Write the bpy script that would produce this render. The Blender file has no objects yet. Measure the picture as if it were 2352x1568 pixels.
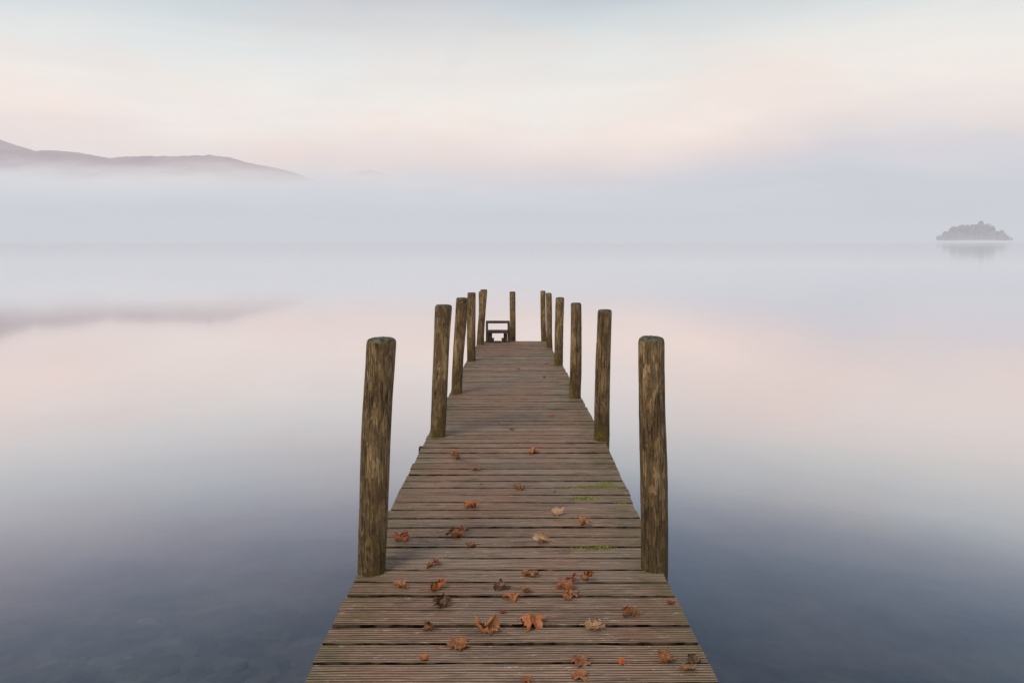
import bpy, bmesh, math, random
from mathutils import Vector, Matrix, noise

S = bpy.context.scene
S.view_settings.view_transform = 'Standard'
S.view_settings.look = 'None'
S.view_settings.exposure = 0
COL = S.collection

def lin(c, a=1.0):
    o = []
    for v in c:
        v = v / 255.0
        o.append(v / 12.92 if v <= 0.04045 else ((v + 0.055) / 1.055) ** 2.4)
    return (o[0], o[1], o[2], a)

def interp(tab, v):
    if v <= tab[0][0]:
        return tab[0][1]
    for (a, b), (c, d) in zip(tab, tab[1:]):
        if v <= c:
            return b + (d - b) * (v - a) / (c - a)
    return tab[-1][1]

EYE = 2.35

# ------------------------------------------------------------------ camera
cam = bpy.data.cameras.new("camera")
cam.lens = 27.0
cam.sensor_width = 36.0
cam.shift_y = -0.1003
cam.clip_start = 0.05
cam.clip_end = 60000
co = bpy.data.objects.new("camera", cam)
co.location = (0, 0, EYE)
co.rotation_euler = (math.radians(90), 0, 0)
COL.objects.link(co)
S.camera = co

# ------------------------------------------------------------------ node helpers
class NT:
    def __init__(self, nt):
        self.nt = nt
        nt.nodes.clear()
    def n(self, typ, **kw):
        nd = self.nt.nodes.new(typ)
        for k, v in kw.items():
            setattr(nd, k, v)
        return nd
    def l(self, a, b):
        self.nt.links.new(a, b)
    def setin(self, sock, v):
        if hasattr(v, 'is_linked') or hasattr(v, 'links'):
            self.l(v, sock)
        else:
            sock.default_value = v
    def math(self, op, a, b=0.0, c=None, clamp=False):
        m = self.n('ShaderNodeMath', operation=op)
        m.use_clamp = clamp
        self.setin(m.inputs[0], a)
        self.setin(m.inputs[1], b)
        if c is not None:
            self.setin(m.inputs[2], c)
        return m.outputs[0]
    def ramp(self, fac, stops, interp='LINEAR'):
        r = self.n('ShaderNodeValToRGB')
        cr = r.color_ramp
        cr.interpolation = interp
        while len(cr.elements) > 1:
            cr.elements.remove(cr.elements[-1])
        first = True
        for p, c in stops:
            if not hasattr(c, '__len__'):
                c = (c, c, c, 1)
            if first:
                e = cr.elements[0]
                e.position = p
                first = False
            else:
                e = cr.elements.new(p)
            e.color = c
        self.setin(r.inputs[0], fac)
        return r.outputs[0]
    def mix(self, fac, a, b, mode='MIX'):
        m = self.n('ShaderNodeMix', data_type='RGBA', blend_type=mode)
        self.setin(m.inputs[0], fac)
        self.setin(m.inputs[6], a)
        self.setin(m.inputs[7], b)
        return m.outputs[2]
    def mapr(self, v, a, b, c=0.0, d=1.0, smooth=False):
        m = self.n('ShaderNodeMapRange')
        if smooth:
            m.interpolation_type = 'SMOOTHSTEP'
        self.setin(m.inputs[0], v)
        m.inputs[1].default_value = a
        m.inputs[2].default_value = b
        m.inputs[3].default_value = c
        m.inputs[4].default_value = d
        return m.outputs[0]
    def noise(self, vec, scale, detail=4, rough=0.5, dist=0.0):
        m = self.n('ShaderNodeTexNoise')
        self.l(vec, m.inputs['Vector'])
        m.inputs['Scale'].default_value = scale
        m.inputs['Detail'].default_value = detail
        m.inputs['Roughness'].default_value = rough
        m.inputs['Distortion'].default_value = dist
        return m.outputs[0]
    def mapping(self, vec, scale=(1, 1, 1), loc=(0, 0, 0)):
        m = self.n('ShaderNodeMapping')
        self.l(vec, m.inputs[0])
        m.inputs['Scale'].default_value = scale
        self.setin(m.inputs['Location'], loc)
        return m.outputs[0]
    def comb(self, x, y, z):
        m = self.n('ShaderNodeCombineXYZ')
        self.setin(m.inputs[0], x)
        self.setin(m.inputs[1], y)
        self.setin(m.inputs[2], z)
        return m.outputs[0]
    def bump(self, h, strength, dist):
        b = self.n('ShaderNodeBump')
        b.inputs['Strength'].default_value = strength
        b.inputs['Distance'].default_value = dist
        self.l(h, b.inputs['Height'])
        return b.outputs[0]
    def principled(self, col, rough, normal=None, spec=0.3):
        p = self.n('ShaderNodeBsdfPrincipled')
        self.setin(p.inputs['Base Color'], col)
        self.setin(p.inputs['Roughness'], rough)
        p.inputs['Specular IOR Level'].default_value = spec
        if normal is not None:
            self.l(normal, p.inputs['Normal'])
        return p.outputs[0]
    def out(self, sh):
        o = self.n('ShaderNodeOutputMaterial')
        self.l(sh, o.inputs[0])

def mat(name):
    m = bpy.data.materials.new(name)
    m.use_nodes = True
    return m, NT(m.node_tree)

# ------------------------------------------------------------------ world: misty dawn sky
W = bpy.data.worlds.new("World")
S.world = W
W.use_nodes = True
t = NT(W.node_tree)
tc = t.n('ShaderNodeTexCoord')
sep = t.n('ShaderNodeSeparateXYZ')
t.l(tc.outputs['Generated'], sep.inputs[0])
x, y, z = sep.outputs
hh = t.math('SQRT', t.math('ADD', t.math('MULTIPLY', x, x), t.math('MULTIPLY', y, y)))
te = t.math('DIVIDE', z, t.math('MAXIMUM', hh, 0.001))
az = t.math('DIVIDE', x, t.math('MAXIMUM', hh, 0.001))
cv = t.comb(t.math('MULTIPLY', az, 3.0), t.math('MULTIPLY', te, 8.0), t.math('MULTIPLY', y, 0.8))
n1 = t.noise(cv, 1.2, 4, 0.45, 0.4)
cv2 = t.comb(t.math('MULTIPLY', az, 2.6), t.math('MULTIPLY', te, 6.0), 7.3)
n2 = t.noise(cv2, 1.6, 3, 0.5, 0.3)
cv3 = t.comb(t.math('MULTIPLY', az, 5.0), t.math('MULTIPLY', te, 9.0), 2.1)
n3 = t.noise(cv3, 1.1, 5, 0.55, 0.6)
amp = t.ramp(te, [(0.0, 0.0), (0.012, 0.006), (0.06, 0.05), (0.13, 0.08), (0.2, 0.06), (0.3, 0.04), (1.0, 0.04)])
te2 = t.math('ADD', te, t.math('MULTIPLY', t.math('SUBTRACT', n1, 0.5), amp))
te2 = t.math('SUBTRACT', te2, t.math('MULTIPLY', t.mapr(az, 0.12, 0.45, 0, 0.026, True), t.mapr(te, 0.02, 0.07, 0, 1, True)))
L = [(0.0, (207, 209, 216)), (0.014, (207, 209, 216)), (0.03, (206, 208, 216)), (0.05, (209, 211, 218)), (0.068, (216, 215, 220)),
     (0.10, (230, 222, 221)), (0.14, (240, 231, 227)), (0.18, (238, 234, 230)), (0.232, (227, 230, 230)),
     (0.29, (208, 215, 220)), (0.34, (186, 189, 200)), (0.40, (160, 167, 183)), (0.5, (126, 139, 158)), (0.8, (142, 152, 170)), (1.0, (200, 205, 213))]
R = [(0.0, (207, 209, 216)), (0.014, (207, 209, 216)), (0.03, (205, 207, 215)), (0.05, (206, 208, 216)), (0.074, (213, 211, 217)),
     (0.103, (228, 220, 219)), (0.14, (240, 231, 226)), (0.185, (239, 233, 228)), (0.232, (229, 230, 228)),
     (0.29, (210, 217, 220)), (0.335, (178, 187, 199)), (0.39, (144, 158, 178)), (0.5, (117, 134, 156)), (0.8, (140, 153, 172)), (1.0, (200, 205, 213))]
cl = t.ramp(te2, [(p, lin(c)) for p, c in L], 'LINEAR')
cr_ = t.ramp(te2, [(p, lin(c)) for p, c in R], 'LINEAR')
side = t.mapr(az, -0.35, 0.3, 0, 1, True)
base = t.mix(side, cl, cr_)
hi = t.mapr(te, 0.05, 0.12, 0, 1, True)
pk = t.math('MULTIPLY', t.mapr(n2, 0.40, 0.66, 0, 1.0, True), hi)
base = t.mix(pk, base, t.mix(1.0, base, (1.025, 0.97, 0.955, 1), 'MULTIPLY'))
cool = t.math('MULTIPLY', t.mapr(n3, 0.55, 0.32, 0, 0.5, True), hi)
base = t.mix(cool, base, t.mix(1.0, base, (0.955, 0.98, 1.0, 1), 'MULTIPLY'))
n4 = t.noise(t.comb(t.math('MULTIPLY', az, 4.0), t.math('MULTIPLY', te, 26.0), 4.4), 1.0, 4, 0.5, 0.5)
base = t.mix(t.math('MULTIPLY', t.mapr(n4, 0.38, 0.66, 0, 0.7, True), t.mapr(te, 0.010, 0.035, 0, 1, True)), base, t.mix(1.0, base, (1.04, 1.04, 1.035, 1), 'MULTIPLY'))
sky = t.n('ShaderNodeTexSky', sky_type='NISHITA')
sky.sun_disc = False
sky.sun_elevation = math.radians(42)
sky.sun_rotation = math.radians(215)
nis = t.mix(1.0, sky.outputs[0], (0.1, 0.1, 0.1, 1), 'MULTIPLY')
fin = t.mix(0.01, base, nis)
bg = t.n('ShaderNodeBackground')
t.l(fin, bg.inputs[0])
bg.inputs[1].default_value = 1.0
wo = t.n('ShaderNodeOutputWorld')
t.l(bg.outputs[0], wo.inputs[0])

# sun (veiled by mist)
sl = bpy.data.lights.new("sun", 'SUN')
sl.energy = 1.6
sl.angle = math.radians(24)
sl.color = (1.0, 0.87, 0.70)
so = bpy.data.objects.new("sun", sl)
d = Vector((math.sin(math.radians(215)) * math.cos(math.radians(42)), math.cos(math.radians(215)) * math.cos(math.radians(42)), math.sin(math.radians(42))))
so.rotation_euler = (-d).to_track_quat('-Z', 'Y').to_euler()
so.location = (-5, -5, 8)
COL.objects.link(so)

def mkobj(name, me, mats=(), kind=None, label=None, category=None, group=None, parent=None, smooth=False):
    o = bpy.data.objects.new(name, me)
    for m in mats:
        if m.name not in [q.name for q in me.materials if q]:
            me.materials.append(m)
    if smooth:
        for p in me.polygons:
            p.use_smooth = True
    COL.objects.link(o)
    if kind: o["kind"] = kind
    if label: o["label"] = label
    if category: o["category"] = category
    if group: o["group"] = group
    if parent: o.parent = parent
    return o

# ------------------------------------------------------------------ water
m_water, t = mat("lake_water")
lw = t.n('ShaderNodeLayerWeight')
lw.inputs[0].default_value = 0.5
fc = lw.outputs['Facing']
refl = t.ramp(fc, [(0.0, 0.03), (0.4, 0.10), (0.5, 0.17), (0.608, 0.39), (0.701, 0.64), (0.78, 0.79), (0.86, 0.90), (0.93, 0.99), (1.0, 1.0)])
gl = t.n('ShaderNodeBsdfGlossy')
gl.inputs['Roughness'].default_value = 0.06
t.l(t.ramp(fc, [(0.5, (0.98, 0.98, 0.99, 1)), (0.66, (0.985, 0.96, 0.98, 1)), (0.76, (0.99, 0.93, 0.945, 1)), (0.85, (0.99, 0.935, 0.935, 1)), (0.93, (1, 0.985, 0.98, 1)), (1.0, (1, 1, 1, 1))]), gl.inputs['Color'])
geo = t.n('ShaderNodeNewGeometry')
tr = t.n('ShaderNodeBsdfTransparent')
tr.inputs[0].default_value = (0.68, 0.73, 0.80, 1)
mx = t.n('ShaderNodeMixShader')
t.l(refl, mx.inputs[0]); t.l(tr.outputs[0], mx.inputs[1]); t.l(gl.outputs[0], mx.inputs[2])
sp = t.n('ShaderNodeSeparateXYZ')
t.l(geo.outputs['Position'], sp.inputs[0])
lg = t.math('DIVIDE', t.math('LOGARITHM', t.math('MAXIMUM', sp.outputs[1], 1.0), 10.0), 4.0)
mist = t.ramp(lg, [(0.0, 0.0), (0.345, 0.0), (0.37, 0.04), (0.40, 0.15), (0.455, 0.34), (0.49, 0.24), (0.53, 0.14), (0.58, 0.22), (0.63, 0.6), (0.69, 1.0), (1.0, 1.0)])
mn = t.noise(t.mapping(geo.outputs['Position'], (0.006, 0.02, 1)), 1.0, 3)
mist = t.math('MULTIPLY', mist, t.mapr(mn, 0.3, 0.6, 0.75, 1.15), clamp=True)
em = t.n('ShaderNodeEmission')  # painted mist: emitted haze colour mixed over the water by distance
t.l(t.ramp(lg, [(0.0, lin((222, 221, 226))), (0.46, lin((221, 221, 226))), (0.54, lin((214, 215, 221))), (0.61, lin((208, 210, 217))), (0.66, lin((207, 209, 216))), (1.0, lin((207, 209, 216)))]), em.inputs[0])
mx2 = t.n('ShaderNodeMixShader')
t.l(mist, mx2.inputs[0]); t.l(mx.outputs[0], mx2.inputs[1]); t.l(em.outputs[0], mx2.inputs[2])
t.out(mx2.outputs[0])
me = bpy.data.meshes.new("lake_water")
me.from_pydata([(-30000, -3000, 0), (30000, -3000, 0), (30000, 45000, 0), (-30000, 45000, 0)], [], [(0, 1, 2, 3)])
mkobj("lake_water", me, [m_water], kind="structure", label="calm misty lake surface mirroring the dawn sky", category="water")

# lake bed
def bedz(px, py):
    base_ = -0.40 - 0.12 * max(0, py - 1.5) - 0.07 * max(0, px + 1)
    base_ = max(base_, -6)
    if abs(px) < 30 and py < 40:
        base_ += 0.10 * noise.noise(Vector((px * 0.7, py * 0.7, 0))) + 0.03 * noise.noise(Vector((px * 3, py * 3, 2)))
    return base_
def geo_axis(near, n, far, m):
    a = [near[0] + (near[1] - near[0]) * i / n for i in range(n + 1)]
    hi = [near[1] + (far[1] - near[1]) * (i / m) ** 4 for i in range(1, m + 1)]
    lo = [near[0] + (far[0] - near[0]) * (i / m) ** 4 for i in range(m, 0, -1)]
    return lo + a + hi
xs = geo_axis((-10, 10), 140, (-30000, 30000), 8)
ys = geo_axis((0, 16), 110, (-3000, 45000), 8)
vs = [(a, b, bedz(a, b)) for b in ys for a in xs]
nx = len(xs)
fs = [(j * nx + i, j * nx + i + 1, (j + 1) * nx + i + 1, (j + 1) * nx + i) for j in range(len(ys) - 1) for i in range(nx - 1)]
me = bpy.data.meshes.new("lake_bed")
me.from_pydata(vs, [], fs)
m_bed, t = mat("lake_bed_silt")
g = t.n('ShaderNodeNewGeometry')
a = t.noise(t.mapping(g.outputs['Position'], (1, 1, 0.2)), 0.9, 5, 0.6)
dn = t.n('ShaderNodeTexNoise'); t.l(g.outputs['Position'], dn.inputs['Vector']); dn.inputs['Scale'].default_value = 6
dm = t.n('ShaderNodeMix', data_type='VECTOR'); dm.inputs[0].default_value = 0.12
t.l(g.outputs['Position'], dm.inputs[4]); t.l(dn.outputs['Color'], dm.inputs[5])
v = t.n('ShaderNodeTexVoronoi'); v.inputs['Scale'].default_value = 10.0
t.l(t.mapping(dm.outputs[1], (1, 0.8, 0.3)), v.inputs['Vector'])
sc = t.n('ShaderNodeSeparateXYZ'); t.l(v.outputs['Color'], sc.inputs[0])
spb = t.n('ShaderNodeSeparateXYZ'); t.l(g.outputs['Position'], spb.inputs[0])
near = t.math('MULTIPLY', t.mapr(spb.outputs[1], 3.5, 8.0, 1, 0.15, True), t.mapr(spb.outputs[0], -0.5, 3.0, 1, 0.45, True))
c = t.mix(t.mapr(a, 0.35, 0.65), (0.03, 0.036, 0.045, 1), (0.135, 0.12, 0.095, 1))
c = t.mix(t.math('MULTIPLY', near, t.math('MULTIPLY', sc.outputs[0], t.mapr(a, 0.35, 0.6, 0.25, 0.75))), c, (0.33, 0.29, 0.22, 1))
t.out(t.principled(c, 0.9))
mkobj("lake_bed", me, [m_bed], kind="structure", label="silty pebbled lake bed under shallow water", category="lake bed", smooth=True)

# submerged stones
random.seed(5)
bm = bmesh.new()
for i in range(460):
    px = -0.95 - abs(random.gauss(0, 1.8)); py = 2.4 + abs(random.gauss(0, 1.4))
    s = random.uniform(0.025, 0.07) * (2.6 if random.random() < 0.10 else 1)
    r = bmesh.ops.create_icosphere(bm, subdivisions=2, radius=1)
    rot = random.uniform(0, 6.28)
    ax, ay, azz = s * random.uniform(0.9, 1.7), s * random.uniform(0.6, 1.1), s * random.uniform(0.2, 0.4)
    for w in r['verts']:
        p = w.co.copy()
        p *= 1 + 0.45 * noise.noise(p * 1.3 + Vector((i * 3.1, 0, 0)))
        p = Vector((p.x * ax, p.y * ay, p.z * azz))
        w.co = Vector((px + p.x * math.cos(rot) - p.y * math.sin(rot), py + p.x * math.sin(rot) + p.y * math.cos(rot), bedz(px, py) + azz * 0.1 + p.z))
me = bpy.data.meshes.new("lake_stones"); bm.to_mesh(me); bm.free()
m_st, t = mat("submerged_stone")
g = t.n('ShaderNodeNewGeometry')
c = t.mix(t.math('POWER', g.outputs['Random Per Island'], 1.4), (0.05, 0.052, 0.05, 1), (0.48, 0.42, 0.33, 1))
c = t.mix(t.noise(g.outputs['Position'], 14, 4), c, (0.07, 0.07, 0.055, 1))
t.out(t.principled(c, 0.9))
mkobj("lake_stones", me, [m_st], kind="stuff", label="grey stones lying under the shallow water", category="stones", smooth=True)

# ------------------------------------------------------------------ hills (haze painted in as emission, dissolving to clear towards the lake)
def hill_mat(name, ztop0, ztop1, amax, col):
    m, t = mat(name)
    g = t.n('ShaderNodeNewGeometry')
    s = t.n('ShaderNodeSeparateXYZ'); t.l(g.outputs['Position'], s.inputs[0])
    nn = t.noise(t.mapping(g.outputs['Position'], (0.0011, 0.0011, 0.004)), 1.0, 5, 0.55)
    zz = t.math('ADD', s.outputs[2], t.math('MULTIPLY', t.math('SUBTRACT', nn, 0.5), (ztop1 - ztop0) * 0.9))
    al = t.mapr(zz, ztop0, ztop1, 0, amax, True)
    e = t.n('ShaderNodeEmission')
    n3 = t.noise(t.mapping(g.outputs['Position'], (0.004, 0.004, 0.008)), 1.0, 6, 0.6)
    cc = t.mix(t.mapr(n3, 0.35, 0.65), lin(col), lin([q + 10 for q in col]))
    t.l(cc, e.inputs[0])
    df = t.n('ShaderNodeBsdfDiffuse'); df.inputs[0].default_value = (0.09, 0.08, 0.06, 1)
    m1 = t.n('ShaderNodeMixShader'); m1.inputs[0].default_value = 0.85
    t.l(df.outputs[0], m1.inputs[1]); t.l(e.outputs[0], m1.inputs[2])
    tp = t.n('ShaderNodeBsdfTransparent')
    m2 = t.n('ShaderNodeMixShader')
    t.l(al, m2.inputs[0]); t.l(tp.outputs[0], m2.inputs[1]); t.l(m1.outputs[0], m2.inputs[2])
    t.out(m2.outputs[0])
    return m

def ridge(name, prof, Y0, depth, m, label, seed):
    x0, x1 = prof[0][0], prof[-1][0]
    N = 320
    M = 10
    vs = []
    for j in range(M + 1):
        v_ = j / M
        for i in range(N + 1):
            u = x0 + (x1 - x0) * i / N
            h = interp(prof, u)
            h += (9 * noise.fractal(Vector((u * 0.003, seed, 0)), 1.0, 2.0, 4) + 3.5 * noise.noise(Vector((u * 0.02, seed, 0)))) * min(1, h / 300)
            f = v_ ** 0.9
            rough = 25 * noise.fractal(Vector((u * 0.002, v_ * 3, seed + 4)), 1, 2, 4) * math.sin(v_ * math.pi)
            vs.append((u, Y0 - depth * (1 - v_), max(-5, h * f + rough) if j else -5))
    fs = [(j * (N + 1) + i, j * (N + 1) + i + 1, (j + 1) * (N + 1) + i + 1, (j + 1) * (N + 1) + i) for j in range(M) for i in range(N)]
    me = bpy.data.meshes.new(name); me.from_pydata(vs, [], fs)
    mkobj(name, me, [m], kind="structure", label=label, category="hill", smooth=True)

k = 6000 / 1764.0
P = [(-900, 330), (-600, 270), (-350, 235), (-150, 268), (0, 320), (40, 335), (80, 345), (130, 345), (180, 349), (215, 357), (250, 363), (290, 359),
     (350, 358), (400, 358), (440, 356), (472, 357), (480, 354), (490, 357), (530, 361), (560, 371), (600, 379), (650, 388), (690, 400), (760, 430), (860, 480), (960, 548)]
prof = [((a - 1176) * k, max(0, (548 - b) * k)) for a, b in P]
ridge("mountain_ridge", prof, 6000, 1500, hill_mat("painted_haze_fell", 385, 680, 0.82, (181, 171, 179)), "long mauve mountain ridge fading into mist", 1.0)
k = 9000 / 1764.0
P = [(640, 548), (720, 430), (780, 405), (800, 399), (825, 391), (850, 390), (875, 395), (900, 404), (960, 430), (1060, 548)]
prof = [((a - 1176) * k, max(0, (548 - b) * k)) for a, b in P]
ridge("distant_hill", prof, 9000, 1200, hill_mat("painted_haze_far_hill", 690, 830, 0.22, (196, 190, 198)), "faint rounded hilltop above the mist", 9.0)

# ------------------------------------------------------------------ island
def painted_haze_mat(name, c1, c2, hz, fac):  # distance haze painted in as emission, stronger near the waterline
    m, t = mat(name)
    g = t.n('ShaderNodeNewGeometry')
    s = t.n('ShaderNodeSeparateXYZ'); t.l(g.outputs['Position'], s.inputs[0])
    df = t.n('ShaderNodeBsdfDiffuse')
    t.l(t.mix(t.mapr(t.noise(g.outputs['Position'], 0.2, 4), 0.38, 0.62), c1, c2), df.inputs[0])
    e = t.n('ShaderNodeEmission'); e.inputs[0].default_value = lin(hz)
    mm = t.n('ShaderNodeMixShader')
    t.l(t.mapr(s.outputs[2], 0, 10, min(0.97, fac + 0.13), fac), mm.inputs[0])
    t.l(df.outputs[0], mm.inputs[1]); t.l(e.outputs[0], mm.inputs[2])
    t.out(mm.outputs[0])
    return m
m_isl = painted_haze_mat("painted_haze_shore", (0.05, 0.05, 0.04, 1), (0.12, 0.11, 0.09, 1), (202, 203, 210), 0.87)
m_wood = painted_haze_mat("painted_haze_foliage", (0.006, 0.008, 0.006, 1), (0.30, 0.27, 0.18, 1), (192, 191, 200), 0.76)
IX, IY = 540.0, 900.0
bm = bmesh.new()
r = bmesh.ops.create_uvsphere(bm, u_segments=48, v_segments=16, radius=1)
for w in r['verts']:
    p = w.co.copy()
    q = 1 + 0.12 * noise.noise(p * 2)
    w.co = Vector((IX + p.x * 42 * q, IY + p.y * 17 * q, p.z * 1.5 * q - 0.4))
me = bpy.data.meshes.new("island"); bm.to_mesh(me); bm.free()
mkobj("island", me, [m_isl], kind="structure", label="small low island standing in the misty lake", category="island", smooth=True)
random.seed(14)
topp = [(-39, 3.0), (-36, 6), (-31, 8), (-28, 13.5), (-25, 16), (-21, 15), (-18, 17.5), (-15, 18), (-12, 16.2), (-9, 18.6), (-5, 19.8), (-2, 18.6), (1, 21.5), (6, 22.3), (9, 20.5), (12, 21.6), (15, 19.2), (18, 20.6), (21, 18.5), (24, 12), (28, 13), (32, 8), (35, 8.5), (39, 3)]
vs, fs = [], []
def blade(c0, s):
    u = Vector((random.gauss(0, 1), random.gauss(0, 1), random.gauss(0, 1))).normalized()
    w2 = u.cross(Vector((random.gauss(0, 1), random.gauss(0, 1), random.gauss(0, 1)))).normalized()
    b = len(vs)
    vs.extend([tuple(c0 + u * s), tuple(c0 + w2 * s), tuple(c0 - u * s), tuple(c0 - w2 * s)])
    fs.append((b, b + 1, b + 2, b + 3))
for cidx in range(90):
    cx = random.uniform(-37, 37)
    H = interp(topp, cx)
    top = H * random.uniform(0.72, 1.06)
    cyy = random.uniform(-11, 11)
    rx = random.uniform(1.8, 3.8) * min(1, (42 - abs(cx)) / 10); rz = min(top * 0.5, random.uniform(2.6, 5.5))
    for kk in range(2):
        b = len(vs); w_ = 0.35
        vs += [(IX + cx - w_, IY + cyy + kk * .1, 0.5), (IX + cx + w_, IY + cyy + kk * .1, 0.5), (IX + cx + w_ * .5, IY + cyy, top - rz), (IX + cx - w_ * .5, IY + cyy, top - rz)]
        fs.append((b, b + 1, b + 2, b + 3))
    for q in range(300):
        dv = Vector((random.gauss(0, 1), random.gauss(0, 1), random.gauss(0, 1))).normalized() * random.uniform(0.4, 1.1)
        blade(Vector((IX + cx + dv.x * rx, IY + cyy + dv.y * rx, max(1.0, top - rz + dv.z * rz))), random.uniform(0.35, 0.75))
for q in range(3600):
    cx = random.uniform(-39, 39); H = interp(topp, cx)
    blade(Vector((IX + cx, IY + random.uniform(-13, 5), random.uniform(0.3, max(1.2, H * 0.68)))), 1.0)
me = bpy.data.meshes.new("island_wood"); me.from_pydata(vs, [], fs)
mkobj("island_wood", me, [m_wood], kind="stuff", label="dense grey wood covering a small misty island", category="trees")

# ------------------------------------------------------------------ jetty
DROP = [(0.5, 1.555), (2.7, 1.58), (3.7, 1.60), (6.2, 1.63), (8.4, 1.70), (11.0, 1.81), (14.95, 1.982)]
XL = [(0.5, -.735), (3.68, -.743), (4.46, -.728), (6.1, -.70), (8.4, -.685), (11.1, -.68), (14.95, -.635)]
XR = [(0.5, .735), (3.73, .73), (4.36, .738), (6.2, .75), (8.25, .735), (10.9, .725), (14.95, .65)]
def dz(y_): return EYE - interp(DROP, y_)

def deck_mat(name, groove):
    m_deck, t = mat(name)
    g = t.n('ShaderNodeNewGeometry')
    pos = g.outputs['Position']
    isl = g.outputs['Random Per Island']
    wn = t.n('ShaderNodeTexWhiteNoise', noise_dimensions='1D')
    t.l(isl, wn.inputs['W'])
    isl2 = wn.outputs['Value']
    offs = t.comb(t.math('MULTIPLY', isl, 37.0), t.math('MULTIPLY', isl, 11.0), 0.0)
    addv = t.n('ShaderNodeVectorMath', operation='ADD'); t.l(pos, addv.inputs[0]); t.l(offs, addv.inputs[1])
    gp = addv.outputs[0]
    grain = t.noise(t.mapping(gp, (1.6, 60, 60)), 2.0, 6, 0.65, 0.3)
    fine = t.noise(t.mapping(gp, (8, 220, 220)), 1.5, 4, 0.7)
    blot = t.noise(t.mapping(gp, (1.5, 3.5, 1)), 1.8, 5, 0.6)
    broad = t.noise(t.mapping(pos, (1.0, 0.6, 1)), 1.3, 3, 0.5)
    c = t.mix(t.mapr(blot, 0.35, 0.68), (0.24, 0.152, 0.102, 1), (0.41, 0.305, 0.225, 1))
    c = t.mix(t.mapr(isl, 0, 1, 0, 0.6), c, (0.33, 0.268, 0.208, 1))
    c = t.mix(t.mapr(isl2, 0.4, 1, 0, 0.5), c, (0.155, 0.10, 0.066, 1))
    c = t.mix(t.mapr(broad, 0.40, 0.62, 0, 0.45), c, (0.37, 0.17, 0.10, 1))
    c = t.mix(t.mapr(grain, 0.47, 0.3, 0, 0.85), c, (0.05, 0.034, 0.022, 1))
    c = t.mix(t.mapr(fine, 0.52, 0.72, 0, 0.6), c, (0.66, 0.56, 0.45, 1))
    sp = t.n('ShaderNodeSeparateXYZ'); t.l(pos, sp.inputs[0])
    ax_ = t.math('ABSOLUTE', sp.outputs[0])
    gn = t.noise(t.mapping(pos, (3, 5, 1)), 2.5, 4, 0.6)
    gfac = t.math('MULTIPLY', t.mapr(ax_, 0.42, 0.74, 0.0, 0.7, True), t.mapr(gn, 0.33, 0.58))
    c = t.mix(gfac, c, (0.17, 0.15, 0.072, 1))
    scf = t.noise(t.mapping(gp, (7, 30, 5)), 2.2, 5, 0.75)
    c = t.mix(t.mapr(scf, 0.60, 0.70, 0, 0.65), c, (0.78, 0.69, 0.56, 1))
    stn = t.noise(t.mapping(pos, (2.4, 5.0, 1)), 2.3, 6, 0.65)
    c = t.mix(t.mapr(stn, 0.54, 0.70, 0, 0.55), c, (0.08, 0.052, 0.035, 1))
    if groove:
        c = t.mix(1.0, c, (0.40, 0.36, 0.32, 1), 'MULTIPLY')
    hgt = t.math('ADD', t.math('MULTIPLY', grain, 1.0), t.math('MULTIPLY', fine, 0.6))
    ro = t.mapr(blot, 0.3, 0.7, 0.48, 0.75)
    t.out(t.principled(c, 0.9 if groove else ro, t.bump(hgt, 0.8, 0.004), 0.1 if groove else 0.35))
    return m_deck
m_deck = deck_mat("weathered_decking", False)
m_gap = deck_mat("decking_groove", True)

m_beam, t = mat("dark_wet_timber")
g = t.n('ShaderNodeNewGeometry')
nn = t.noise(t.mapping(g.outputs['Position'], (3, 3, 20)), 3, 5)
c = t.mix(nn, (0.012, 0.009, 0.006, 1), (0.06, 0.05, 0.03, 1))
t.out(t.principled(c, 0.8, t.bump(nn, 0.5, 0.005)))

m_sidewall, t = mat("painted_shade_board_edge")  # shade between the boards painted as a near-black edge colour
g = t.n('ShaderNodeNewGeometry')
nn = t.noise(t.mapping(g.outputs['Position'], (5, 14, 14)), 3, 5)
t.out(t.principled(t.mix(t.mapr(nn, 0.4, 0.66), (0.010, 0.007, 0.004, 1), (0.11, 0.08, 0.05, 1)), 0.95, None, 0.02))

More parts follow.
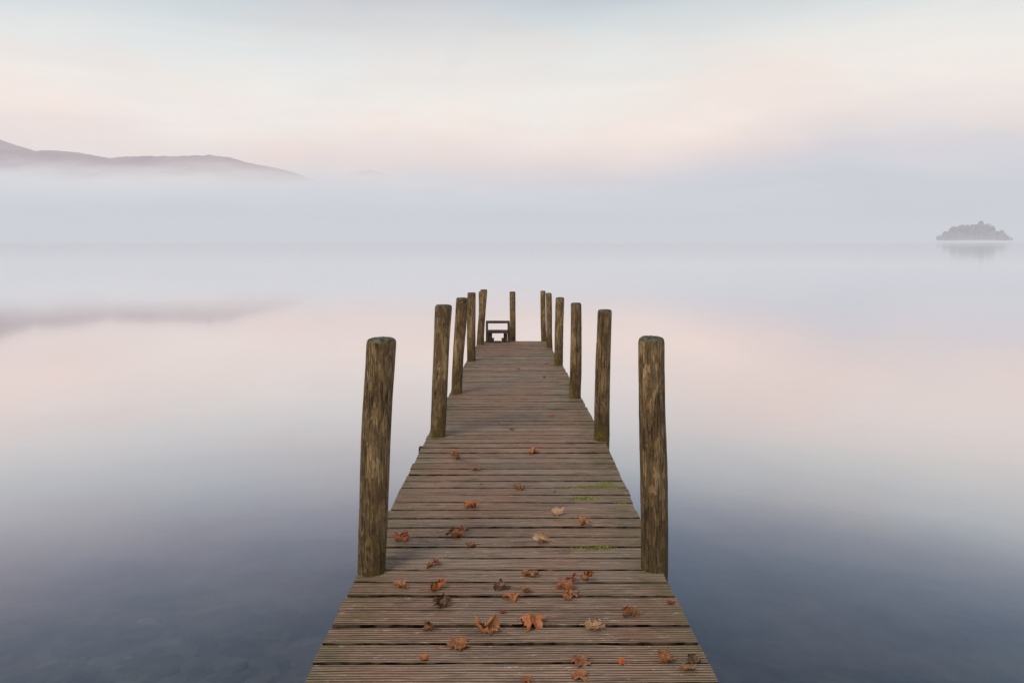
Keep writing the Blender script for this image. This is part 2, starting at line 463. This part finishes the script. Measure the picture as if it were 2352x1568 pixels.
random.seed(21)
W_B, PITCH, TH = 0.1272, 0.1412, 0.034
NG = 7
profile = [(0.0, -TH, 0), (0.0, -0.003, 2), (0.003, 0.0, 2)]
gd = 0.0052
pp = (W_B - 0.009) / NG
for i in range(NG):
    c0 = 0.0045 + pp * (i + 0.5)
    gw = 0.0060 + 0.0012 * math.sin(i * 2.1)
    profile += [(c0 - gw / 2, 0.0, 0), (c0 - gw / 4, -gd, 1), (c0 + gw / 4, -gd, 1), (c0 + gw / 2, 0.0, 1)]
profile += [(W_B - 0.003, 0.0, 0), (W_B, -0.003, 0), (W_B, -TH, 2)]
NP = len(profile)
NXS = 20
vs, fs, mi = [], [], []
yb = 0.9
bi = 0
while yb + W_B < 14.95:
    xl = interp(XL, yb) + random.uniform(-0.006, 0.006)
    xr = interp(XR, yb) + random.uniform(-0.006, 0.006)
    rot = random.gauss(0, 0.0017)
    zz = random.gauss(0, 0.0012)
    tilt = random.gauss(0, 0.009)
    tw = random.gauss(0, 0.0012)
    b0 = len(vs)
    for s in range(NXS + 1):
        u = s / NXS
        X = xl + (xr - xl) * u
        wob = 0.0018 * noise.noise(Vector((X * 3, bi * 5.1, 0)))
        edge1 = 0.005 * noise.noise(Vector((X * 7, bi * 3.3, 5)))
        for (pv, pz, fl) in profile:
            e = edge1 * (1 - pv / W_B)
            Y = yb + pv + rot * X + wob + e
            wear = 0.0018 * noise.noise(Vector((X * 6, bi * 2.2, pv * 60)))
            Z = dz(Y) + pz + zz + tilt * (pv - W_B / 2) + tw * X / 0.7 + 0.0014 * noise.noise(Vector((X * 2.5, bi * 7.7, 3))) + wear
            vs.append((X, Y, Z))
    for s in range(NXS):
        for p in range(NP - 1):
            a = b0 + s * NP + p
            fs.append((a, a + NP, a + NP + 1, a + 1))
            mi.append(profile[p + 1][2])
        a = b0 + s * NP
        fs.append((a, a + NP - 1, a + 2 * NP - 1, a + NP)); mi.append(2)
    fs.append(tuple(b0 + p for p in range(NP))); mi.append(0)
    fs.append(tuple(b0 + NXS * NP + p for p in reversed(range(NP)))); mi.append(0)
    bi += 1
    yb += PITCH + random.uniform(-0.0018, 0.0018)
me = bpy.data.meshes.new("deck")
me.from_pydata(vs, [], fs)
me.materials.append(m_deck); me.materials.append(m_gap); me.materials.append(m_sidewall)
me.polygons.foreach_set("material_index", mi)
jet = bpy.data.objects.new("jetty", None)
COL.objects.link(jet)
jet["label"] = "long narrow weathered wooden jetty of grooved planks over water"
jet["category"] = "jetty"
jet.location = (0, 3, 0)
bpy.context.view_layer.update()
dk = mkobj("deck", me, [])
dk.parent = jet; dk.matrix_parent_inverse = Matrix.Translation((0, -3, 0))

def beam_between(bm, a, b, wx, wz):
    a, b = Vector(a), Vector(b)
    n_ = 8
    d_ = (b - a).normalized()
    if abs(d_.z) > 0.95:
        side_ = Vector((1, 0, 0))
    else:
        side_ = d_.cross(Vector((0, 0, 1))).normalized()
    up = side_.cross(d_).normalized()
    rings = []
    for i in range(n_ + 1):
        c_ = a + (b - a) * i / n_
        j = 0.03 * min(wx, wz) * noise.noise(c_ * 5)
        ring = [bm.verts.new(c_ + side_ * sx * (wx / 2 + j) + up * sz * (wz / 2 + j)) for sx, sz in ((-1, -.85), (-.85, -1), (.85, -1), (1, -.85), (1, .85), (.85, 1), (-.85, 1), (-1, .85))]
        rings.append(ring)
    for r1, r2 in zip(rings, rings[1:]):
        for i in range(8):
            bm.faces.new((r1[i], r1[(i + 1) % 8], r2[(i + 1) % 8], r2[i]))
    bm.faces.new(list(reversed(rings[0]))); bm.faces.new(rings[-1])

def bm_obj(name, bm, mats, parent=None, **kw):
    bmesh.ops.recalc_face_normals(bm, faces=bm.faces)
    me = bpy.data.meshes.new(name); bm.to_mesh(me); bm.free()
    o = mkobj(name, me, mats, **kw)
    if parent is not None:
        o.parent = parent
        o.matrix_parent_inverse = Matrix.Translation(-parent.location)
    return o

for sx in (-0.52, 0.0, 0.52):
    bm = bmesh.new()
    pts = [0.9, 3.7, 6.2, 8.4, 11.0, 14.9]
    for a, b in zip(pts, pts[1:]):
        beam_between(bm, (sx, a, dz(a) - 0.13), (sx, b, dz(b) - 0.13), 0.07, 0.17)
    bm_obj("stringer", bm, [m_beam], jet)
for yy, xa, xb in ((1.4, -.70, .70), (3.62, -.72, .74), (6.16, -.745, .735), (8.28, -.69, .74), (11.15, -.69, .73), (13.7, -.64, .70)):
    bm = bmesh.new()
    beam_between(bm, (xa, yy, dz(yy) - 0.115), (xb, yy, dz(yy) - 0.115), 0.07, 0.15)
    bm_obj("cross_beam", bm, [m_beam], jet)

# ------------------------------------------------------------------ posts
m_post, t = mat("weathered_post_wood")
tc = t.n('ShaderNodeTexCoord')
oi = t.n('ShaderNodeObjectInfo')
ob = tc.outputs['Object']
av = t.n('ShaderNodeVectorMath', operation='ADD'); t.l(ob, av.inputs[0])
t.l(t.comb(t.math('MULTIPLY', oi.outputs['Random'], 31.0), 0.0, t.math('MULTIPLY', oi.outputs['Random'], 17.0)), av.inputs[1])
op = av.outputs[0]
sp = t.n('ShaderNodeSeparateXYZ'); t.l(ob, sp.inputs[0])
fib = t.noise(t.mapping(op, (75, 75, 5.0)), 2.2, 8, 0.72, 0.4)
bark = t.noise(t.mapping(op, (20, 20, 5.5)), 1.4, 8, 0.72, 0.8)
bark2 = t.noise(t.mapping(op, (18, 18, 3.4)), 1.6, 6, 0.64, 1.0)
big = t.noise(t.mapping(op, (6, 6, 3.0)), 1.2, 4)
wv = t.math('FRACT', t.math('MULTIPLY', bark2, 9.0))
flake = t.mapr(wv, 0.0, 0.14, 1, 0)
c = t.mix(t.mapr(big, 0.38, 0.62), (0.215, 0.130, 0.054, 1), (0.39, 0.262, 0.125, 1))
c = t.mix(t.mapr(fib, 0.52, 0.68, 0, 0.55), c, (0.56, 0.41, 0.24, 1))
c = t.mix(t.mapr(fib, 0.48, 0.36, 0, 0.75), c, (0.06, 0.036, 0.017, 1))
bk = t.mapr(bark, 0.44, 0.50, 1, 0)
c = t.mix(t.math('MULTIPLY', bk, 0.62), c, (0.085, 0.052, 0.024, 1))
c = t.mix(t.math('MULTIPLY', flake, 0.45), c, (0.04, 0.025, 0.012, 1))
rim = t.math('MULTIPLY', t.mapr(bark, 0.50, 0.507, 0, 1), t.mapr(bark, 0.512, 0.53, 1, 0))
c = t.mix(t.math('MULTIPLY', rim, 0.5), c, (0.55, 0.40, 0.22, 1))
ck = t.noise(t.mapping(op, (24, 24, 0.8)), 1.5, 3, 0.5, 0.3)
crk = t.math('MULTIPLY', t.mapr(ck, 0.485, 0.5, 0, 1), t.mapr(ck, 0.5, 0.515, 1, 0))
c = t.mix(t.math('MULTIPLY', crk, 0.9), c, (0.015, 0.01, 0.006, 1))
vk = t.n('ShaderNodeTexVoronoi'); vk.inputs['Scale'].default_value = 1.0
t.l(t.mapping(op, (7.5, 7.5, 3.6)), vk.inputs['Vector'])
kn = t.mapr(vk.outputs['Distance'], 0.06, 0.16, 1, 0, True)
c = t.mix(t.math('MULTIPLY', kn, 0.7), c, (0.035, 0.02, 0.010, 1))
zlow = t.mapr(sp.outputs[2], 0.0, 0.6, 1, 0, True)
mo = t.noise(t.mapping(op, (8, 8, 4)), 1.5, 4)
c = t.mix(t.math('MULTIPLY', zlow, 0.5), c, (0.058, 0.037, 0.014, 1))
gz = t.mapr(sp.outputs[2], 0.02, 0.22, 1, 0, True)
c = t.mix(t.math('MULTIPLY', t.math('MULTIPLY', gz, t.mapr(mo, 0.4, 0.6)), 0.6), c, (0.18, 0.14, 0.018, 1))
c = t.mix(t.mapr(mo, 0.58, 0.75, 0, 0.15), c, (0.2, 0.17, 0.045, 1))
ht = t.math('SUBTRACT', t.math('ADD', t.math('MULTIPLY', fib, 0.8), t.math('MULTIPLY', rim, 0.2)), t.math('ADD', t.math('MULTIPLY', bk, 0.5), t.math('ADD', t.math('MULTIPLY', flake, 0.25), t.math('MULTIPLY', crk, 0.8))))
t.out(t.principled(c, 0.7, t.bump(ht, 1.0, 0.010), 0.25))

m_cap, t = mat("mossy_post_top")
tc = t.n('ShaderNodeTexCoord')
nn = t.noise(tc.outputs['Object'], 40, 5)
c = t.mix(t.mapr(nn, 0.4, 0.62), (0.05, 0.042, 0.027, 1), (0.13, 0.13, 0.09, 1))
t.out(t.principled(c, 0.9, t.bump(nn, 0.5, 0.006), 0.2))

def post(bx, by, bz, tx, tz, r, seed, label, taper=0.0, ty=0.0):
    A = Vector((bx, by, bz)); B = Vector((tx, by + ty, tz))
    ax = B - A
    hgt = ax.length
    f0 = -(bz + 1.6) / (tz - bz)
    NR, NA = 110, 56
    vs, fs, mi = [], [], []
    ph = seed * 13.7
    def rad(z_, an):
        rr = r * (1 - taper * (z_ / hgt - 0.5))
        q = Vector((math.cos(an) * 0.9, math.sin(an) * 0.9, z_ * 1.6 + ph))
        rr *= 1 + 0.095 * noise.noise(q) + 0.03 * noise.noise(Vector((math.cos(an) * 3, math.sin(an) * 3, z_ * 6 + ph))) + 0.012 * noise.noise(Vector((math.cos(an) * 6, math.sin(an) * 6, z_ * 20 + ph)))
        cr_ = noise.noise(Vector((math.cos(an) * 7, math.sin(an) * 7, z_ * 0.6 + ph)))
        rr -= r * 0.06 * max(0, cr_ - 0.25) * 2
        return rr
    zs = [f0 + (1 - f0) * (i / NR) for i in range(NR + 1)]
    zs = [z_ * hgt for z_ in zs][:-1]
    zs = [z_ for z_ in zs if z_ < hgt - 0.03]
    nb = len(zs)
    zs += [hgt - 0.024, hgt - 0.013, hgt - 0.005, hgt]
    sh = [1.0] * nb + [1.0, 0.975, 0.93, 0.84]
    d_ = ax.normalized()
    for z_, s_ in zip(zs, sh):
        bow = 0.014 * noise.noise(Vector((z_ * 1.2, ph, 0)))
        bow2 = 0.010 * noise.noise(Vector((z_ * 0.9, ph, 9)))
        for i in range(NA):
            an = 2 * math.pi * i / NA
            rr = rad(z_, an) * s_
            zj = 0.005 * noise.noise(Vector((math.cos(an) * 1.2, math.sin(an) * 1.2, ph))) if z_ > hgt - 0.03 else 0
            vs.append(tuple(d_ * z_ + Vector((math.cos(an) * rr + bow, math.sin(an) * rr + bow2, zj))))
    n_ = len(zs)
    for j in range(n_ - 1):
        for i in range(NA):
            a = j * NA + i; b = j * NA + (i + 1) % NA
            fs.append((a, b, b + NA, a + NA)); mi.append(1 if j >= n_ - 3 else 0)
    bow = 0.014 * noise.noise(Vector((hgt * 1.2, ph, 0)))
    for kk, sc_ in enumerate((0.6, 0.3)):
        b0 = len(vs)
        for i in range(NA):
            an = 2 * math.pi * i / NA
            rr = rad(hgt, an) * sc_
            vs.append(tuple(d_ * (hgt + 0.003 + 0.003 * noise.noise(Vector((rr * 90 * math.cos(an), rr * 90 * math.sin(an), ph)))) + Vector((math.cos(an) * rr + bow, math.sin(an) * rr, 0))))
        for i in range(NA):
            a = b0 - NA + i; b = b0 - NA + (i + 1) % NA
            fs.append((a, b, b + NA, a + NA)); mi.append(1)
    fs.append(tuple(range(len(vs) - NA, len(vs)))); mi.append(1)
    me = bpy.data.meshes.new("wooden_post"); me.from_pydata(vs, [], fs)
    me.materials.append(m_post); me.materials.append(m_cap)
    me.polygons.foreach_set("material_index", mi)
    o = mkobj("wooden_post", me, [], label=label, category="post", group="round timber posts along the jetty", smooth=True)
    o.location = A
    return o

lab = "weathered round timber post beside the jetty planks"
post(-.680, 3.70, .75, -.634, 1.870, .069, 1, "thick weathered round post leaning inwards with rounded mossy top", -0.03)
post(-.617, 6.36, .717, -.562, 1.800, .066, 2, "knotty brown round post leaning over the jetty edge", -0.12)
post(-.610, 8.47, .647, -.547, 1.697, .062, 3, "slim brown post tilted inwards over the jetty", -0.1)
post(-.609, 11.55, .516, -.612, 1.538, .064, 4, lab)
post(-.596, 14.2, .40, -.523, 1.408, .064, 5, "timber post leaning inwards at the jetty's end")
post(-.60, 15.25, .36, -.616, 1.297, .05, 6, "thin post half hidden behind another at jetty's end")
post(.012, 15.02, .37, .008, 1.313, .058, 7, "thin upright post at the end of the jetty beside the bench", 0.05)
post(.697, 3.74, .75, .684, 1.871, .065, 8, "thick upright weathered post with cracked bark and rounded top", 0.08)
post(.722, 6.22, .722, .753, 1.773, .061, 9, "round brown post leaning slightly outwards from jetty edge", 0.12)
post(.673, 8.20, .66, .687, 1.663, .060, 10, lab, 0.05)
post(.667, 11.0, .54, .686, 1.508, .062, 11, lab)
post(.661, 13.55, .43, .638, 1.390, .052, 12, lab)
post(.610, 14.75, .376, .594, 1.347, .050, 13, "slim timber post at the far corner of the jetty")

# ------------------------------------------------------------------ bench at the jetty's end
bz = dz(14.7)
m_bench, t = mat("bench_timber")
tc = t.n('ShaderNodeTexCoord')
nn = t.noise(t.mapping(tc.outputs['Object'], (8, 8, 8)), 3, 5)
c = t.mix(nn, (0.03, 0.02, 0.014, 1), (0.13, 0.09, 0.06, 1))
t.out(t.principled(c, 0.8, t.bump(nn, 0.4, 0.004)))
be = bpy.data.objects.new("bench", None); COL.objects.link(be)
be.location = (-.27, 14.7, bz)
be["label"] = "small low dark wooden bench with open backrest at jetty end"
be["category"] = "bench"
bpy.context.view_layer.update()
def part(name, segs):
    bm = bmesh.new()
    for a, b, wx, wz in segs:
        beam_between(bm, a, b, wx, wz)
    return bm_obj(name, bm, [m_bench], be)
part("backrest", [((-.495, 14.60, bz + .388), (-.045, 14.60, bz + .388), .05, .048)])
part("seat", [((-.455, 14.55, bz + .206), (-.085, 14.55, bz + .206), .10, .044), ((-.455, 14.67, bz + .206), (-.085, 14.67, bz + .206), .10, .044)])
for sx, q in ((-.476, 1), (-.064, -1)):
    part("leg", [((sx, 14.60, bz + .0), (sx, 14.60, bz + .363), .044, .05),
                 ((sx, 14.80, bz + .0), (sx, 14.80, bz + .19), .044, .04),
                 ((sx + q * .062, 14.64, bz + .0), (sx + q * .062, 14.64, bz + .165), .07, .09),
                 ((sx + q * .11, 14.60, bz + .0), (sx + q * .11, 14.60, bz + .085), .05, .06)])
part("foot_step", [((-.33, 14.50, bz + .022), (-.21, 14.50, bz + .022), .10, .035)])

# ------------------------------------------------------------------ leaves
def leaf_mat(name, c1, c2, c3):
    m, t = mat(name)
    tc = t.n('ShaderNodeTexCoord')
    oi = t.n('ShaderNodeObjectInfo')
    nn = t.noise(tc.outputs['Object'], 38, 5, 0.6)
    n3 = t.noise(tc.outputs['Object'], 130, 3, 0.6)
    c = t.mix(t.mapr(nn, 0.35, 0.65), c1, c2)
    c = t.mix(t.mapr(n3, 0.52, 0.68, 0, 0.75), c, c3)
    c = t.mix(t.mapr(oi.outputs['Random'], 0, 1, 0, 0.45), c, c3)
    g = t.n('ShaderNodeNewGeometry')
    c = t.mix(t.math('MULTIPLY', g.outputs['Backfacing'], 0.4), c, (0.40, 0.20, 0.09, 1))
    t.out(t.principled(c, 0.5, t.bump(nn, 0.5, 0.004), 0.4))
    return m
LM = {
 'o': leaf_mat("orange_leaf", (0.42, 0.08, 0.010, 1), (0.56, 0.15, 0.025, 1), (0.16, 0.035, 0.01, 1)),
 'b': leaf_mat("brown_leaf", (0.26, 0.080, 0.020, 1), (0.42, 0.18, 0.065, 1), (0.065, 0.02, 0.008, 1)),
 'p': leaf_mat("pale_leaf", (0.48, 0.33, 0.19, 1), (0.60, 0.44, 0.28, 1), (0.26, 0.12, 0.06, 1)),
 'r': leaf_mat("red_leaf", (0.20, 0.026, 0.012, 1), (0.28, 0.06, 0.025, 1), (0.07, 0.012, 0.008, 1)),
 'd': leaf_mat("dark_leaf", (0.10, 0.048, 0.026, 1), (0.20, 0.11, 0.06, 1), (0.03, 0.02, 0.015, 1)),
}
LN = {'o': "curled orange autumn leaf", 'b': "crinkled brown autumn leaf", 'p': "pale tan dry leaf", 'r': "dark red fallen leaf", 'd': "shrivelled dark brown leaf"}
def leaf(X, Y, size, kind, seed, curl):
    rnd = random.Random(seed * 7 + 3)
    NAn, NRr = 72, 9
    lobes = [(-2.2, .62), (-1.08, .88), (0.0, 1.0), (1.08, .88), (2.2, .62)]
    def rr(an):
        v_ = 0.50
        for la, lr in lobes:
            dd = (an - la + math.pi) % (2 * math.pi) - math.pi
            v_ = max(v_, lr * max(0, 1 - abs(dd) / 0.70) ** 0.45)
        v_ *= 1 + 0.07 * math.sin(an * 17 + seed) + 0.05 * math.sin(an * 31)
        if abs(abs(an) - math.pi) < 0.25:
            v_ *= 0.6
        return v_
    flat = curl < 0.85
    s = size * (0.56 if flat else 0.64)
    curlk = (curl * 1.2 if flat else curl * 3.4) / s
    phase = rnd.uniform(-1.2, 1.2)
    ca, sa = math.cos(phase), math.sin(phase)
    cr2 = 0.24 + 0.2 * curl
    pts = [Vector((0, 0, 0))]
    for j in range(1, NRr + 1):
        for i in range(NAn):
            an = -math.pi + 2 * math.pi * i / NAn
            q = rr(an) * s * j / NRr
            pts.append(Vector((math.cos(an) * q, math.sin(an) * q, 0)))
    off = rnd.uniform(-0.35, 0.35) * s
    def deform(p):
        u = p.x * ca + p.y * sa; w = -p.x * sa + p.y * ca + off
        k2 = curlk * (1 + 0.7 * noise.noise(Vector((u / s * 1.3, seed * 2.3, 0))) + (0.4 if w > 0 else -0.4) * math.sin(seed * 1.7))
        th = w * k2
        w2 = math.sin(th) / k2 if abs(k2) > 1e-3 else w
        z2 = (1 - math.cos(th)) / k2 if abs(k2) > 1e-3 else 0
        k3 = curlk * 0.15
        z2 += 0.5 * k3 * u * u
        u += 0.25 * s * cr2 * noise.noise(Vector((u * 1.8 / s, w * 1.8 / s, seed * 5.1)))
        z2 += cr2 * s * noise.noise(Vector((u * 2.0 / s, w * 2.0 / s, seed * 3.1))) + 0.35 * cr2 * s * noise.noise(Vector((u * 6 / s, w * 6 / s, seed)))
        z2 += 0.05 * s * abs(math.sin(math.atan2(p.y, p.x + 1e-6) * 2.8))
        return Vector((u, w2, z2))
    pts = [deform(p) for p in pts]
    faces = []
    for i in range(NAn):
        faces.append((0, 1 + i, 1 + (i + 1) % NAn))
    for j in range(NRr - 1):
        for i in range(NAn):
            a = 1 + j * NAn + i; b = 1 + j * NAn + (i + 1) % NAn
            faces.append((a, a + NAn, b + NAn, b))
    sl_ = s * rnd.uniform(0.7, 1.5)
    b0 = len(pts); ns = 6
    for i in range(ns + 1):
        f = i / ns
        q = deform(Vector((-0.1 * s, 0, 0))) + Vector((-sl_ * f, 0.25 * sl_ * f * f, 0.1 * s * math.sin(f * 3)))
        w_ = s * 0.022 * (1 + f * 0.5)
        for k_ in range(4):
            pts.append(q + Vector((0, math.cos(k_ * 1.57) * w_, math.sin(k_ * 1.57) * w_)))
    for i in range(ns):
        for k_ in range(4):
            a = b0 + i * 4 + k_; b = b0 + i * 4 + (k_ + 1) % 4
            faces.append((a, b, b + 4, a + 4))
    R_ = Matrix.Rotation(rnd.uniform(-0.7, 0.7) + (3.14 if rnd.random() < .5 else 0), 3, 'Z') @ Matrix.Rotation(rnd.uniform(-0.35, 0.35), 3, 'X')
    if rnd.random() < 0.3 and curl > 0.8:
        R_ = R_ @ Matrix.Rotation(math.pi, 3, 'X')
    pts = [R_ @ p for p in pts]
    zs = sorted(p.z for p in pts)
    z0 = zs[int(len(zs) * 0.03)]
    xx = sorted(p.x for p in pts[:b0]); yy = sorted(p.y for p in pts[:b0])
    mxx, myy = (xx[0] + xx[-1]) / 2, (yy[0] + yy[-1]) / 2
    pts = [p - Vector((mxx, myy, z0)) for p in pts]
    me = bpy.data.meshes.new("fallen_leaf"); me.from_pydata([tuple(p) for p in pts], [], faces)
    o = mkobj("fallen_leaf", me, [LM[kind]], label=LN[kind] + " lying on the jetty planks", category="leaf", group="autumn leaves scattered on the jetty", smooth=True)
    o.location = (X, Y, dz(Y) + 0.001)
leaves = [(-.427, 5.76, .075, 'o', 1.3), (-.397, 5.65, .05, 'r', 1.0), (.162, 5.83, .09, 'o', 1.2), (-.253, 5.38, .085, 'b', 1.3), (.045, 4.95, .09, 'b', 1.1),
 (-.242, 4.60, .10, 'o', 1.1), (.263, 4.46, .09, 'p', 1.3), (.405, 4.30, .095, 'b', 1.2), (-.261, 4.23, .06, 'd', 1.4), (-.307, 4.13, .115, 'b', 1.1),
 (-.215, 3.99, .065, 'd', 1.3), (-.591, 4.07, .095, 'r', 1.1), (.157, 4.05, .10, 'p', 0.9), (-.383, 3.755, .09, 'b', 1.3), (.087, 3.64, .10, 'b', 1.3),
 (-.508, 3.515, .09, 'b', 1.2), (-.334, 3.49, .085, 'o', 1.3), (-.301, 3.32, .095, 'd', 1.3), (-.044, 3.50, .09, 'd', 1.2), (.065, 3.47, .06, 'b', 1.0),
 (-.004, 3.40, .085, 'o', 1.1), (.242, 3.50, .09, 'r', 1.2), (.276, 3.58, .06, 'r', 1.0), (.350, 3.58, .085, 'b', 1.4), (.262, 3.405, .08, 'b', 1.4),
 (.694, 3.36, .045, 'r', 0.4), (-.039, 3.27, .04, 'r', 0.5), (.50, 3.23, .085, 'b', 1.2), (.086, 3.15, .13, 'o', 0.9), (.336, 3.117, .10, 'p', 1.3),
 (-.102, 3.10, .115, 'b', 1.4), (-.337, 3.117, .07, 'd', 1.1), (-.205, 2.99, .11, 'b', 0.6), (-.329, 2.89, .045, 'o', 0.8), (.257, 2.865, .09, 'b', 0.5),
 (.245, 2.775, .08, 'b', 0.5), (.406, 2.865, .045, 'o', 0.6), (.581, 2.877, .08, 'b', 0.8), (.681, 2.874, .07, 'd', 1.0), (.642, 2.805, .065, 'd', 1.0),
 (.053, 2.75, .05, 'b', 0.8), (.368, 7.2, .06, 'r', 1.0), (.407, 9.7, .05, 'd', 1.1), (.083, 10.5, .05, 'r', 1.1), (0.0, 6.6, .045, 'd', 1.0),
 (.27, 4.9, .025, 'o', 0.6), (.63, 7.3, .035, 'b', 0.8), (.50, 11.1, .05, 'd', 1.1), (-.20, 5.05, .025, 'd', .6)]
for i, (X, Y, s, kd, cu) in enumerate(leaves):
    leaf(X, Y, s, kd, i + 1, cu)

# ------------------------------------------------------------------ moss in the grooves
random.seed(77)
vs, fs = [], []
for X, Y, w_, n_ in ((.62, 5.08, .05, 300), (.56, 4.99, .08, 1000), (.30, 5.0, .06, 60), (.44, 4.78, .05, 300), (.55, 5.24, .04, 90), (.40, 4.38, .04, 180), (.44, 3.98, .045, 170), (.36, 3.97, .03, 40), (.66, 4.7, .03, 40)):
    for i in range(n_):
        px = X + random.gauss(0, w_); py = Y + random.choice((-.018, 0, 0, .018)) + random.gauss(0, .003)
        if abs(px) > .71: continue
        pz = dz(py) - .002
        h = random.uniform(.004, .010)
        an = random.uniform(0, 3.14); w2 = random.uniform(.0015, .0045)
        b = len(vs)
        vs += [(px - math.cos(an) * w2, py - math.sin(an) * w2, pz), (px + math.cos(an) * w2, py + math.sin(an) * w2, pz), (px + random.gauss(0, .003), py + random.gauss(0, .003), pz + h)]
        fs.append((b, b + 1, b + 2))
me = bpy.data.meshes.new("moss"); me.from_pydata(vs, [], fs)
m_moss, t = mat("moss_green")
g = t.n('ShaderNodeNewGeometry')
c = t.mix(g.outputs['Random Per Island'], (0.13, 0.19, 0.018, 1), (0.32, 0.40, 0.045, 1))
t.out(t.principled(c, 0.9))
mkobj("moss", me, [m_moss], kind="stuff", label="bright green moss tufts growing in plank grooves", category="moss")
